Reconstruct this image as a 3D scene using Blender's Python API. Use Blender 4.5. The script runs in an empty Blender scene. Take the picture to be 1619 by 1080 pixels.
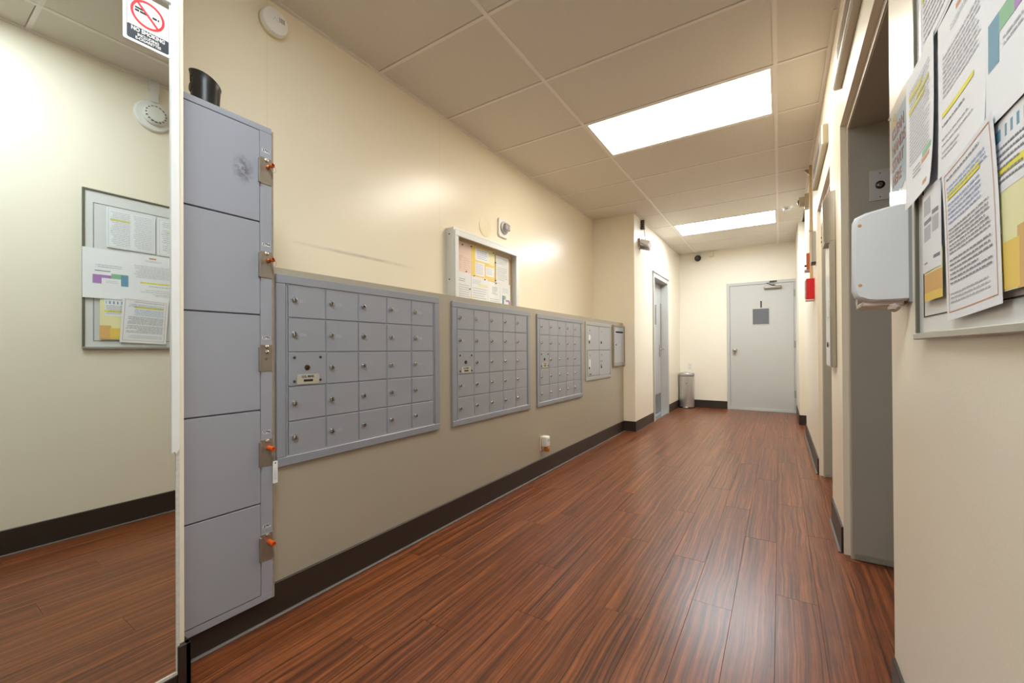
import bpy, bmesh, math, random
from mathutils import Matrix, Vector
random.seed(7)
PI = math.pi
scene = bpy.context.scene
COL = scene.collection

# ------------------------------------------------------------------ camera
F_PX, YAW, PITCH, ROLL, CY = 661.09, math.radians(32.619), math.radians(.2708), math.radians(-.3267), 550.18
cam_d = bpy.data.cameras.new('camera'); cam = bpy.data.objects.new('camera', cam_d); COL.objects.link(cam)
cam_d.sensor_fit = 'HORIZONTAL'; cam_d.sensor_width = 36.0
cam_d.lens = F_PX / 1619 * 36.0
cam_d.shift_y = (CY - 540) / 1619
cam_d.clip_start = 0.02
_F = Vector((-math.sin(YAW)*math.cos(PITCH), math.cos(YAW)*math.cos(PITCH), math.sin(PITCH)))
_R0 = Vector((math.cos(YAW), math.sin(YAW), 0)); _U0 = _R0.cross(_F)
_R = _R0*math.cos(ROLL) + _U0*math.sin(ROLL); _U = -_R0*math.sin(ROLL) + _U0*math.cos(ROLL)
m = Matrix.Identity(4)
for i in range(3):
    m[i][0] = _R[i]; m[i][1] = _U[i]; m[i][2] = -_F[i]
m.translation = Vector((0, 0, 1.025))
cam.matrix_world = m
scene.camera = cam

# ------------------------------------------------------------------ world, exposure
w = bpy.data.worlds.new('world'); scene.world = w; w.use_nodes = True
w.node_tree.nodes['Background'].inputs[0].default_value = (0, 0, 0, 1)
w.node_tree.nodes['Background'].inputs[1].default_value = 0.0
vs = scene.view_settings
vs.view_transform = 'Standard'; vs.look = 'None'; vs.exposure = 1.25; vs.gamma = 1.0
vs.use_curve_mapping = False
# the light of the place: two troffers in view and the next of the same ceiling grid, nearer than the frame shows
LIGHTS = [  # centre y, colour, strength
    (0.166, (0.84, 0.94, 1.0), 8.0),
    (3.248, (1.0, 0.94, 0.81), 8.5),
    (6.331, (0.85, 0.94, 1.0), 12.5),
]

# ------------------------------------------------------------------ helpers
def lin(c):
    o = []
    for v in c[:3]:
        v /= 255.0
        o.append(v/12.92 if v <= .04045 else ((v+.055)/1.055)**2.4)
    return (o[0], o[1], o[2], 1.0)
MATS = {}
def mat(name, rgb, rough=.5, metal=0.0, var=.06, scale=6.0, bump=0.0, bscale=60.0, spec=.5, stretch=(1, 1, 1)):
    if name in MATS: return MATS[name]
    M = bpy.data.materials.new(name); M.use_nodes = True; MATS[name] = M
    nt = M.node_tree; N = nt.nodes; L = nt.links
    b = N['Principled BSDF']
    b.inputs['Roughness'].default_value = rough; b.inputs['Metallic'].default_value = metal
    b.inputs['Specular IOR Level'].default_value = spec
    tc = N.new('ShaderNodeTexCoord'); mp = N.new('ShaderNodeMapping'); mp.inputs['Scale'].default_value = stretch
    L.new(tc.outputs['Object'], mp.inputs['Vector'])
    nz = N.new('ShaderNodeTexNoise'); nz.inputs['Scale'].default_value = scale; nz.inputs['Detail'].default_value = 5
    L.new(mp.outputs['Vector'], nz.inputs['Vector'])
    mx = N.new('ShaderNodeMix'); mx.data_type = 'RGBA'
    c = lin(rgb)
    mx.inputs['A'].default_value = tuple(max(0, v*(1-var)) for v in c[:3]) + (1,)
    mx.inputs['B'].default_value = tuple(min(1, v*(1+var)) for v in c[:3]) + (1,)
    L.new(nz.outputs['Fac'], mx.inputs['Factor']); L.new(mx.outputs['Result'], b.inputs['Base Color'])
    M['mix'] = mx.name
    if bump > 0:
        n2 = N.new('ShaderNodeTexNoise'); n2.inputs['Scale'].default_value = bscale; n2.inputs['Detail'].default_value = 3
        L.new(mp.outputs['Vector'], n2.inputs['Vector'])
        bp = N.new('ShaderNodeBump'); bp.inputs['Strength'].default_value = bump; bp.inputs['Distance'].default_value = .002
        L.new(n2.outputs['Fac'], bp.inputs['Height']); L.new(bp.outputs['Normal'], b.inputs['Normal'])
    return M
def emis(name, rgb, strength):
    M = bpy.data.materials.new(name); M.use_nodes = True; N = M.node_tree.nodes
    N.remove(N['Principled BSDF'])
    e = N.new('ShaderNodeEmission'); e.inputs[0].default_value = tuple(rgb)+(1,); e.inputs[1].default_value = strength
    M.node_tree.links.new(e.outputs[0], N['Material Output'].inputs[0]); return M
def glassy(name, rgb=(1, 1, 1), refl=.06):
    M = bpy.data.materials.new(name); M.use_nodes = True; N = M.node_tree.nodes; L = M.node_tree.links
    N.remove(N['Principled BSDF'])
    t = N.new('ShaderNodeBsdfTransparent'); t.inputs[0].default_value = tuple(rgb)+(1,)
    g = N.new('ShaderNodeBsdfGlossy'); g.inputs['Roughness'].default_value = .03
    lw = N.new('ShaderNodeLayerWeight'); pw = N.new('ShaderNodeMath'); pw.operation = 'POWER'; pw.inputs[1].default_value = 4; L.new(lw.outputs['Facing'], pw.inputs[0])
    f = N.new('ShaderNodeMath'); f.operation = 'MULTIPLY_ADD'; f.inputs[1].default_value = .5; f.inputs[2].default_value = refl*.5; L.new(pw.outputs[0], f.inputs[0])
    mx = N.new('ShaderNodeMixShader'); L.new(f.outputs[0], mx.inputs[0]); L.new(t.outputs[0], mx.inputs[1]); L.new(g.outputs[0], mx.inputs[2])
    L.new(mx.outputs[0], N['Material Output'].inputs[0]); return M

def bx(bm, x0, x1, y0, y1, z0, z1, bev=0.0, seg=1):
    r = bmesh.ops.create_cube(bm, size=1.0)
    v = r['verts']
    for p in v:
        p.co = Vector(((x0+x1)/2 + p.co.x*(x1-x0), (y0+y1)/2 + p.co.y*(y1-y0), (z0+z1)/2 + p.co.z*(z1-z0)))
    if bev > 0:
        e = list({e for p in v for e in p.link_edges})
        bmesh.ops.bevel(bm, geom=e, offset=bev, segments=seg, affect='EDGES', profile=.5)
    return bm
AX = {'x': Matrix.Rotation(PI/2, 4, 'Y'), 'y': Matrix.Rotation(PI/2, 4, 'X'), 'z': Matrix.Identity(4)}
def cyl(bm, c, axis, r, ln, seg=20, r2=None, sx=1.0):
    M = Matrix.Translation(Vector(c)) @ AX[axis]
    if sx != 1.0: M = M @ Matrix.Scale(sx, 4, (1, 0, 0))
    bmesh.ops.create_cone(bm, cap_ends=True, segments=seg, radius1=r, radius2=r if r2 is None else r2, depth=ln, matrix=M)
    return bm
def lathe(bm, prof, c=(0, 0, 0), axis='z', seg=32, sx=1.0, sy=1.0):
    """prof: list of (r, h); revolve about axis through c. axis 'y' means h grows towards -y."""
    rings = []
    for r, h in prof:
        ring = []
        for k in range(seg):
            a = 2*PI*k/seg
            u, v = r*math.cos(a)*sx, r*math.sin(a)*sy
            co = (c[0]+u, c[1]+v, c[2]+h) if axis == 'z' else (c[0]+u, c[1]-h, c[2]+v)
            ring.append(bm.verts.new(co))
        rings.append(ring)
    for a, b in zip(rings, rings[1:]):
        for k in range(seg):
            bm.faces.new((a[k], a[(k+1) % seg], b[(k+1) % seg], b[k]))
    for ring, rev in ((rings[0], True), (rings[-1], False)):
        bm.faces.new(list(reversed(ring)) if rev else ring)
    return bm
def tube(bm, pts, r, seg=8):
    pts = [Vector(p) for p in pts]; rings = []
    for i, p in enumerate(pts):
        t = (pts[min(i+1, len(pts)-1)] - pts[max(i-1, 0)]).normalized()
        a = Vector((0, 0, 1)) if abs(t.z) < .9 else Vector((1, 0, 0))
        u = t.cross(a).normalized(); v = t.cross(u)
        rings.append([bm.verts.new(p + u*r*math.cos(2*PI*k/seg) + v*r*math.sin(2*PI*k/seg)) for k in range(seg)])
    for a, b in zip(rings, rings[1:]):
        for k in range(seg): bm.faces.new((a[k], a[(k+1) % seg], b[(k+1) % seg], b[k]))
    bm.faces.new(list(reversed(rings[0]))); bm.faces.new(rings[-1])
    return bm
def prism(bm, poly, y0, y1):
    """poly in (x,z), extruded along y"""
    a = [bm.verts.new((x, y0, z)) for x, z in poly]; b = [bm.verts.new((x, y1, z)) for x, z in poly]
    n = len(poly)
    bm.faces.new(a); bm.faces.new(list(reversed(b)))
    for k in range(n): bm.faces.new((a[k], b[k], b[(k+1) % n], a[(k+1) % n]))
    return bm
def new(): return bmesh.new()
def fin(bm, name, smooth=False):
    bmesh.ops.recalc_face_normals(bm, faces=bm.faces)
    me = bpy.data.meshes.new(name); bm.to_mesh(me); bm.free()
    if smooth:
        for p in me.polygons: p.use_smooth = True
        try: me.set_sharp_from_angle(angle=math.radians(35))
        except Exception: pass
    return me
def obj(name, bm, material, parent=None, smooth=False):
    me = bm if isinstance(bm, bpy.types.Mesh) else fin(bm, name, smooth)
    if material is not None and not me.materials: me.materials.append(material)
    o = bpy.data.objects.new(name, me); COL.objects.link(o)
    if parent: o.parent = parent
    return o
def tag(o, label, cat, group=None):
    o['label'] = label; o['category'] = cat
    if group: o['group'] = group
    return o
def thing(name, label, cat, loc=(0, 0, 0), rotz=0.0, group=None):
    o = bpy.data.objects.new(name, None); COL.objects.link(o); o.empty_display_size = .05
    o.location = loc; o.rotation_euler = (0, 0, rotz)
    return tag(o, label, cat, group)
def struct(name, bm, material, label=None, parent=None):
    o = obj(name, bm, material, parent)
    if parent is None:
        o['kind'] = 'structure'
        if label: o['label'] = label
    return o
def sbox(name, mt, *a, label=None, parent=None, bev=0.0):
    return struct(name, bx(new(), *a, bev), mt, label, parent)
def text_mesh(txt, size, bold=0.0, ext=.0004, align='CENTER', sx=1.0):
    cu = bpy.data.curves.new('t', 'FONT'); cu.body = txt; cu.size = size; cu.extrude = ext; cu.offset = bold
    cu.align_x = align; cu.align_y = 'CENTER'; cu.resolution_u = 3
    o = bpy.data.objects.new('t', cu); COL.objects.link(o)
    me = bpy.data.meshes.new_from_object(o.evaluated_get(bpy.context.evaluated_depsgraph_get()))
    bpy.data.objects.remove(o); bpy.data.curves.remove(cu)
    for v in me.vertices:
        x, y, z = v.co; v.co = (x*sx, -z, y)
    return me
def put_text(txt, size, material, parent, loc, bold=0.0, align='CENTER', name='lettering', sx=1.0):
    o = obj(name, text_mesh(txt, size, bold, align=align, sx=sx), material, parent); o.location = loc
    return o
def frame_bm(bm, x0, x1, z0, z1, wd, y0, y1, bev=0.0):
    bx(bm, x0, x1, y0, y1, z1-wd, z1, bev); bx(bm, x0, x1, y0, y1, z0, z0+wd, bev)
    bx(bm, x0, x0+wd, y0, y1, z0+wd, z1-wd, bev); bx(bm, x1-wd, x1, y0, y1, z0+wd, z1-wd, bev)
    return bm
LEFT, RIGHT, FAR = PI/2, -PI/2, 0.0     # rotations: things are modelled facing local -y

# ------------------------------------------------------------------ materials
cream = mat('cream_paint', (242, 230, 206), .28, var=.03, scale=1.2, bump=.12, bscale=140, spec=.5)
cream2 = mat('cream_paint_matte', (242, 232, 212), .36, var=.03, scale=1.5, bump=.15, bscale=160)
taupe = mat('taupe_paint', (172, 163, 146), .38, var=.05, scale=2.0, bump=.12, bscale=140)
basem = mat('dark_brown_rubber', (52, 42, 35), .42, var=.15, scale=9, bump=.05)
beadm = mat('grey_edge_strip', (116, 108, 102), .4)
tilem = mat('ceiling_tile_white', (224, 216, 204), .9, var=.04, scale=60, bump=.3, bscale=260, spec=.2)
teem = mat('tee_white', (238, 230, 222), .5, var=.02)
voidm = mat('plenum_deck_grey', (134, 128, 120), .9)
boxgrey = mat('mailbox_grey', (158, 161, 169), .38, metal=.15, var=.03, scale=14, bump=.06, bscale=220)
boxframe = mat('mailbox_frame_grey', (152, 156, 165), .38, metal=.15, var=.04, scale=8)
gapm = mat('dark_gap', (62, 64, 70), .7)
lockergrey = mat('locker_grey', (162, 165, 175), .34, metal=.12, var=.04, scale=3.0, bump=.04)
chrome = mat('chrome', (200, 196, 188), .18, metal=1.0, var=.05, scale=40)
steel = mat('brushed_steel', (206, 204, 202), .34, metal=.55, var=.08, scale=8, stretch=(1, 1, 30))
dullsteel = mat('dull_steel_plate', (162, 154, 142), .42, metal=.75, var=.12, scale=30)
blackm = mat('black_plastic', (28, 28, 28), .35)
darkm = mat('black_ink', (36, 36, 38), .6)
white = mat('white_plastic', (236, 234, 228), .35, var=.02)
trimw = mat('white_painted_trim', (240, 240, 238), .4, var=.03, scale=20, bump=.1)
chip = mat('chipped_white_edge', (214, 212, 204), .7, var=.25, scale=90, bump=.4)
doorgrey = mat('door_grey_paint', (192, 190, 183), .38, var=.02, scale=3)
jambgrey = mat('elevator_jamb_grey', (172, 166, 152), .45, var=.06, scale=4, bump=.1)
jamblight = mat('elevator_frame_pale', (196, 188, 168), .4, var=.06, scale=6)
redm = mat('red_enamel', (200, 16, 22), .35)
orangem = mat('orange_plastic', (232, 96, 30), .4)
copperm = mat('copper', (200, 112, 66), .28, metal=1.0)
paper = mat('paper_white', (238, 238, 240), .7, var=.015, scale=12)
paperaged = mat('paper_ivory', (240, 234, 220), .7, var=.02, scale=12)
pinkp = mat('paper_pink', (240, 214, 200), .7, var=.02)
yellowp = mat('paper_yellow', (238, 232, 178), .7, var=.02)
goldp = mat('paper_gold', (240, 206, 100), .7, var=.03)
amberp = mat('paper_amber', (226, 180, 112), .7, var=.03)
inkg = mat('ink_grey', (190, 190, 196), .8)
inkd = mat('ink_dark', (140, 140, 148), .8)
inkb = mat('ink_blue', (160, 176, 214), .8)
hily = mat('highlighter_yellow', (236, 226, 70), .7)
tealp = mat('print_teal', (110, 156, 178), .7)
greenp = mat('print_green', (140, 190, 150), .7)
purplep = mat('print_purple', (176, 130, 190), .7)
orangep = mat('print_orange', (214, 150, 106), .7)
pinkink = mat('ink_rose', (226, 190, 176), .8)
tealink = mat('ink_teal', (186, 206, 206), .8)
skyblue = mat('poster_blue', (160, 200, 224), .5)
maroon = mat('poster_maroon', (140, 66, 74), .6)
whiteboard = mat('whiteboard_panel', (222, 222, 220), .3, var=.02)
olive = mat('olive_frame', (112, 108, 92), .4, metal=.3)

# wall paint with the old scuff streak (a stain with a shape of its own)
def add_scuff(M):
    nt = M.node_tree; N = nt.nodes; L = nt.links
    b = N['Principled BSDF']; src = b.inputs['Base Color'].links[0].from_socket
    tc = N.new('ShaderNodeTexCoord'); sp = N.new('ShaderNodeSeparateXYZ'); L.new(tc.outputs['Object'], sp.inputs[0])
    def math_(op, a, c=None, clamp=False):
        n = N.new('ShaderNodeMath'); n.operation = op; n.use_clamp = clamp
        for i, v in enumerate((a, c)):
            if v is None: continue
            if isinstance(v, (int, float)): n.inputs[i].default_value = v
            else: L.new(v, n.inputs[i])
        return n.outputs[0]
    nz = N.new('ShaderNodeTexNoise'); nz.inputs['Scale'].default_value = 26; nz.inputs['Detail'].default_value = 6
    mpn = N.new('ShaderNodeMapping'); mpn.inputs['Scale'].default_value = (1, .5, 2); L.new(tc.outputs['Object'], mpn.inputs[0]); L.new(mpn.outputs[0], nz.inputs['Vector'])
    dz = math_('ABSOLUTE', math_('SUBTRACT', sp.outputs['Z'], 1.575))
    band = math_('SUBTRACT', 1.0, math_('DIVIDE', dz, .013), True)
    dy = math_('ABSOLUTE', math_('SUBTRACT', sp.outputs['Y'], 1.58))
    env = math_('SUBTRACT', 1.0, math_('DIVIDE', dy, .46), True)
    f = math_('MULTIPLY', math_('MULTIPLY', band, env), math_('MULTIPLY', nz.outputs['Fac'], .9), True)
    # two hairline plaster seams
    for yy, a in ((1.05, .25), (2.25, .3)):
        d = math_('ABSOLUTE', math_('SUBTRACT', sp.outputs['Y'], yy))
        s = math_('MULTIPLY', math_('SUBTRACT', 1.0, math_('DIVIDE', d, .0035), True), a)
        f = math_('MAXIMUM', f, math_('MULTIPLY', s, nz.outputs['Fac']))
    mx = N.new('ShaderNodeMix'); mx.data_type = 'RGBA'
    L.new(f, mx.inputs['Factor']); L.new(src, mx.inputs['A']); mx.inputs['B'].default_value = lin((120, 108, 96))
    L.new(mx.outputs['Result'], b.inputs['Base Color'])
add_scuff(cream)

def wood():
    M = bpy.data.materials.new('laminate_tigerwood'); M.use_nodes = True
    nt = M.node_tree; N = nt.nodes; L = nt.links; b = N['Principled BSDF']
    tc = N.new('ShaderNodeTexCoord'); oi = N.new('ShaderNodeObjectInfo')
    mul = N.new('ShaderNodeVectorMath'); mul.operation = 'MULTIPLY'; mul.inputs[1].default_value = (37, 91, 53)
    L.new(oi.outputs['Random'], mul.inputs[0])
    add = N.new('ShaderNodeVectorMath'); L.new(tc.outputs['Object'], add.inputs[0]); L.new(mul.outputs[0], add.inputs[1])
    # slow sideways drift of the grain
    mpw = N.new('ShaderNodeMapping'); mpw.inputs['Scale'].default_value = (5, 3.2, 1); L.new(add.outputs[0], mpw.inputs[0])
    nw = N.new('ShaderNodeTexNoise'); nw.inputs['Scale'].default_value = 1; nw.inputs['Detail'].default_value = 1.5; L.new(mpw.outputs[0], nw.inputs['Vector'])
    sh = N.new('ShaderNodeMapRange'); sh.inputs['To Min'].default_value = -.013; sh.inputs['To Max'].default_value = .013; L.new(nw.outputs['Fac'], sh.inputs['Value'])
    cb = N.new('ShaderNodeCombineXYZ'); L.new(sh.outputs[0], cb.inputs['X'])
    wv = N.new('ShaderNodeVectorMath'); L.new(add.outputs[0], wv.inputs[0]); L.new(cb.outputs[0], wv.inputs[1])
    def noise(sc, detail, dist, rough=.55):
        mp = N.new('ShaderNodeMapping'); mp.inputs['Scale'].default_value = sc; L.new(wv.outputs[0], mp.inputs[0])
        n = N.new('ShaderNodeTexNoise'); n.inputs['Scale'].default_value = 1; n.inputs['Detail'].default_value = detail
        n.inputs['Distortion'].default_value = dist; n.inputs['Roughness'].default_value = rough
        L.new(mp.outputs[0], n.inputs['Vector']); return n.outputs['Fac']
    a = noise((64, .75, 1), 6, .1, .68)
    r1 = N.new('ShaderNodeValToRGB'); e = r1.color_ramp.elements
    e[0].position = .30; e[0].color = lin((70, 36, 22)); e[1].position = .72; e[1].color = lin((168, 98, 52))
    k = r1.color_ramp.elements.new(.5); k.color = lin((122, 66, 36))
    L.new(a, r1.inputs[0])
    s = noise((120, .9, 1), 3.0, .25)
    r2 = N.new('ShaderNodeValToRGB'); e = r2.color_ramp.elements
    e[0].position = .355; e[0].color = (1, 1, 1, 1); e[1].position = .435; e[1].color = (0, 0, 0, 1); L.new(s, r2.inputs[0])
    f1 = N.new('ShaderNodeMath'); f1.operation = 'MULTIPLY'; f1.inputs[1].default_value = .8; L.new(r2.outputs[0], f1.inputs[0])
    mx = N.new('ShaderNodeMix'); mx.data_type = 'RGBA'; L.new(f1.outputs[0], mx.inputs['Factor'])
    L.new(r1.outputs[0], mx.inputs['A']); mx.inputs['B'].default_value = lin((54, 28, 20))
    # fine pores and light ripple across the grain
    g = noise((170, 9, 1), 3, .2)
    r3 = N.new('ShaderNodeMapRange'); r3.inputs['From Min'].default_value = .25; r3.inputs['From Max'].default_value = .75
    r3.inputs['To Min'].default_value = .68; r3.inputs['To Max'].default_value = 1.24; L.new(g, r3.inputs['Value'])
    g2 = noise((9, 60, 1), 2, .6)
    r4 = N.new('ShaderNodeMapRange'); r4.inputs['From Min'].default_value = .3; r4.inputs['From Max'].default_value = .7
    r4.inputs['To Min'].default_value = .93; r4.inputs['To Max'].default_value = 1.06; L.new(g2, r4.inputs['Value'])
    pr = N.new('ShaderNodeMath'); pr.operation = 'MULTIPLY'; L.new(r3.outputs[0], pr.inputs[0]); L.new(r4.outputs[0], pr.inputs[1])
    # plank to plank tone
    r5 = N.new('ShaderNodeMapRange'); r5.inputs['To Min'].default_value = .95; r5.inputs['To Max'].default_value = 1.05; L.new(oi.outputs['Random'], r5.inputs['Value'])
    p2 = N.new('ShaderNodeMath'); p2.operation = 'MULTIPLY'; L.new(pr.outputs[0], p2.inputs[0]); L.new(r5.outputs[0], p2.inputs[1])
    vm = N.new('ShaderNodeVectorMath'); vm.operation = 'SCALE'; L.new(mx.outputs['Result'], vm.inputs[0]); L.new(p2.outputs[0], vm.inputs['Scale'])
    L.new(vm.outputs[0], b.inputs['Base Color'])
    b.inputs['Roughness'].default_value = .29; b.inputs['Specular IOR Level'].default_value = .5
    bp = N.new('ShaderNodeBump'); bp.inputs['Strength'].default_value = .1; bp.inputs['Distance'].default_value = .0006
    L.new(g, bp.inputs['Height']); L.new(bp.outputs[0], b.inputs['Normal'])
    return M
woodm = wood()

# ================================================================== SETTING
CEIL = 2.715
XR, XRN, XL, XLOW, XST, XM = .262, .275, -2.05, -1.655, -1.51, -1.515
YB, YF = -2.4, 7.97
YP = .531           # end of the mirror pier
# floor with planks
floor = sbox('floor', mat('subfloor_board', (124, 94, 68), .8), -2.3, 1.1, YB, YF+.1, -.06, -.0075, label='dark red-brown striped laminate plank floor')
PW, PL = .1435, 1.21
pm = fin(bx(new(), .0003, PW-.0003, .0004, PL-.0004, -.0075, 0, .0006), 'plank'); pm.materials.append(woodm)
offs = {-2: 1.60, -1: 2.19, 0: 1.84, 1: 2.61, 2: 2.06, 3: 2.80, -3: 1.05, -4: 1.40, -5: .55, -6: 1.16, -7: .95, -8: .36, -9: 1.51}
for c in range(-10, 9):
    x = -.308 + PW*c
    if x < -1.75: continue
    y0 = offs.get(c, random.uniform(0, 1.2)); y0 -= PL*math.ceil((y0-YB)/PL)
    while y0 < YF:
        if not (x > .3 and (y0+PL < 1.4 or (y0 > 4.3 and y0+PL < 6.0) or y0 > 6.85)) and not (x < -1.52 and y0 > 5.2 and not (y0 < 7.0)):
            o = bpy.data.objects.new('plank', pm); COL.objects.link(o); o.parent = floor; o.location = (x, y0, 0)
        y0 += PL
# ceiling
PT = .6165
ceiling = sbox('ceiling', voidm, -2.3, 1.1, YB-.1, YF+.1, CEIL+.04, CEIL+.08, label='suspended grid ceiling of off-white lay-in tiles')
XG = [-2.05, -1.232, -.010, .275]
rows = [1.707 + PT*k for k in range(-7, 11)] + [YF]
rows[0] = YB
lit_rows = {rows.index(r) for r in rows if any(abs(r + PT/2 - l[0]) < .1 for l in LIGHTS)}
for ci in range(3):
    x0, x1 = XG[ci], XG[ci+1]
    for ri in range(len(rows)-1):
        if ci == 1 and ri in lit_rows: continue
        y0, y1 = rows[ri], rows[ri+1]
        if y1-y0 < .03: continue
        t = obj('ceiling_tile', bx(new(), x0+.008, x1-.009, y0+.007, y1-.0125, CEIL, CEIL+.015, .002), tilem, ceiling)
for xg in XG[1:3]:
    obj('main_tee', bx(new(), xg-.011, xg+.011, YB, YF, CEIL-.004, CEIL+.03), teem, ceiling)
for ri in range(1, len(rows)-1):
    for ci in range(3):
        obj('cross_tee', bx(new(), XG[ci]+.011, XG[ci+1]-.011, rows[ri]-.0095, rows[ri]+.0095, CEIL-.0035, CEIL+.03), teem, ceiling)
for xa, xb, ya, yb in ((XL, XL+.022, YP, 5.18), (XR-.022, XR, 2.62, 6.04), (XRN-.022, XRN, YB, 2.62), (XST, XST+.02, 5.2, YF), (XST, .223, YF-.02, YF), (XM, XM+.02, YB, YP)):
    obj('wall_angle', bx(new(), xa, xb, ya, yb, CEIL-.005, CEIL+.02), teem, ceiling)

# left side: pier with the mirror, upper wall, deep taupe mail-room ledge, stub
pier = sbox('wall_pier', cream2, -2.3, XM-.006, YB, YP, 0, CEIL, label='cream wall pier that carries the mirror')
sbox('wall_left', cream, -2.3, XL, YP, 5.3, 0, CEIL, label='cream upper wall set back above the mailbox ledge')
lb_ = new(); SY0, SY1, SZ0, SZ1 = 4.766+.085, 4.766+.360, .824+.398, .824+.416
bx(lb_, XL, XLOW, .858, SY0, 0, 1.353); bx(lb_, XL, XLOW, SY1, 5.18, 0, 1.353); bx(lb_, XL, XLOW, SY0, SY1, 0, SZ0); bx(lb_, XL, XLOW, SY0, SY1, SZ1, 1.353); bx(lb_, XL, XLOW-.2, SY0, SY1, SZ0, SZ1)
struct('wall_ledge', lb_, taupe, 'taupe lower wall with deep ledge that holds the mailboxes')
sbox('wall_plinth', taupe, XL, XLOW, YP, .858, 0, .088, label='low plinth under the grey lockers')
stub = new(); bx(stub, -2.3, XST, 5.18, 6.10, 0, CEIL); bx(stub, -2.3, XST, 6.10, 6.95, 2.06, CEIL)
bx(stub, -2.3, XST, 6.95, YF, 0, CEIL); bx(stub, -2.3, -1.70, 6.10, 6.95, 0, 2.06)
struct('wall_stub', stub, cream2, 'cream wall block with the side door beyond the mailboxes')
sbox('wall_far', cream2, -2.3, 1.1, YF, YF+.1, 0, CEIL, label='cream end wall with the grey door')
sbox('wall_back', cream2, -2.3, 1.1, YB-.1, YB, 0, CEIL, label='cream wall behind the viewer')
# right side
rn = new(); bx(rn, XRN, 1.1, YB, 1.62, 0, CEIL); struct('wall_right', rn, cream2, 'cream wall with notice board beside first elevator opening')
ZO = 2.13
rm = new(); bx(rm, XR, .9, 2.64, 3.15, 0, CEIL); bx(rm, XR, .9, 1.62, 2.64, ZO, CEIL); bx(rm, XR, .9, 3.15, 4.17, ZO, CEIL); bx(rm, XR, .9, 4.17, 6.04, 0, CEIL)
bx(rm, .9, 1.1, 1.62, 6.8, 0, CEIL)
struct('wall_elevator', rm, cream2, 'cream wall pierced by two elevator openings')
al = new(); bx(al, .223, 1.1, 6.8, YF, 0, CEIL); struct('wall_alcove', al, cream2, 'cream wall return beside the end door')
# elevator frames: pale stop and grey deep reveal
for n, (ya, yb) in enumerate(((1.62, 2.64), (3.15, 4.17))):
    f = new(); d = .034
    for y0, y1 in ((ya, ya+d), (yb-d, yb)): bx(f, .287, .34, y0, y1, 0, ZO)
    bx(f, .287, .34, ya+d, yb-d, ZO-d, ZO)
    fr = struct('trim_%d' % (n+1), f, jamblight, 'pale steel frame of %s elevator opening' % ('the nearer' if n == 0 else 'the farther'))
    r = new()
    for y0, y1 in ((ya, ya+d+.004), (yb-d-.004, yb)): bx(r, .292, .78, y0, y1, 0, ZO-d)
    bx(r, .292, .78, ya, yb, ZO-d-.004, ZO-.001)
    obj('reveal', r, jambgrey, fr)
    obj('toe_strip', bx(new(), .30, .78, yb-d-.010, yb-d-.004, .004, .03), mat('worn_grey_edge', (150, 144, 131), .6, var=.3, scale=70), fr)
    dr = sbox('door_%d' % (n+3), mat('elevator_door_grey', (128, 122, 112), .35, metal=.4), .70, .74, ya, yb, 0, ZO, label='grey sliding elevator door deep in %s opening' % ('the nearer' if n == 0 else 'the farther'))
    obj('door_seam', bx(new(), .697, .7005, (ya+yb)/2-.003, (ya+yb)/2+.003, .01, ZO-.05), MATS['elevator_door_grey'], dr)

# baseboards
BH, BT = .13, .009
def baseb(name, boxes, label, bead=True, beads=()):
    b = new()
    for q in boxes: bx(b, *q, .002)
    o = struct(name, b, basem, label)
    if beads:
        g = new()
        for q in beads: bx(g, *q, .002)
        obj('edge_strip', g, beadm, o)
    return o
baseb('baseboard_left', [(XLOW-.002, XLOW+BT, YP, 5.18-.0, 0, BH), (XLOW, XST+BT, 5.18-BT, 5.18+.002, 0, BH), (XST-.002, XST+BT, 5.18, 6.08, 0, BH)],
      'dark brown rubber baseboard below the mailboxes', beads=[(XLOW+BT, XLOW+BT+.014, YP, 5.18-BT, 0, .008), (XLOW+BT, XST+BT+.008, 5.18-BT-.008, 5.18-BT, 0, .005), (XST+BT, XST+BT+.008, 5.18, 6.08, 0, .005)])
baseb('baseboard_pier', [(XM-.008, XM+.004, YB, YP-.02, 0, .066), (XM-.01, XM+.010, YP-.02, YP+.012, 0, BH+.02), (XM-.2, XM+.010, YP-.002, YP+.012, 0, BH+.02)], 'dark brown baseboard wrapping the mirror pier')
baseb('baseboard_far', [(XST, -.752, YF-BT, YF, 0, BH), (XST, XST+BT, 7.0, YF, 0, BH)], 'dark brown baseboard beside the trash can and end door')
baseb('baseboard_right', [(XRN-BT, XRN+.002, YB, 1.615, 0, BH)], 'dark brown baseboard below the notice board', beads=[(XRN-BT-.010, XRN-BT, YB, 1.60, 0, .007)])
baseb('baseboard_elevator', [(XR-BT, XR+.002, 2.65, 3.14, 0, BH), (XR-BT, XR+.002, 4.19, 6.05, 0, BH), (XR-BT, XR+.2, 6.04, 6.05, 0, BH)], 'dark brown baseboard between the elevator openings', beads=[(XR-BT-.012, XR-BT, 2.65, 3.14, 0, .007), (XR-BT-.012, XR-BT, 4.19, 6.05, 0, .007)])
baseb('baseboard_alcove', [(.223-.008, .6, 6.8-BT, 6.8, 0, BH), (.223-.008, .223, 6.8-BT, YF, 0, BH)], 'dark brown baseboard on the wall return by the end door')

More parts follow.
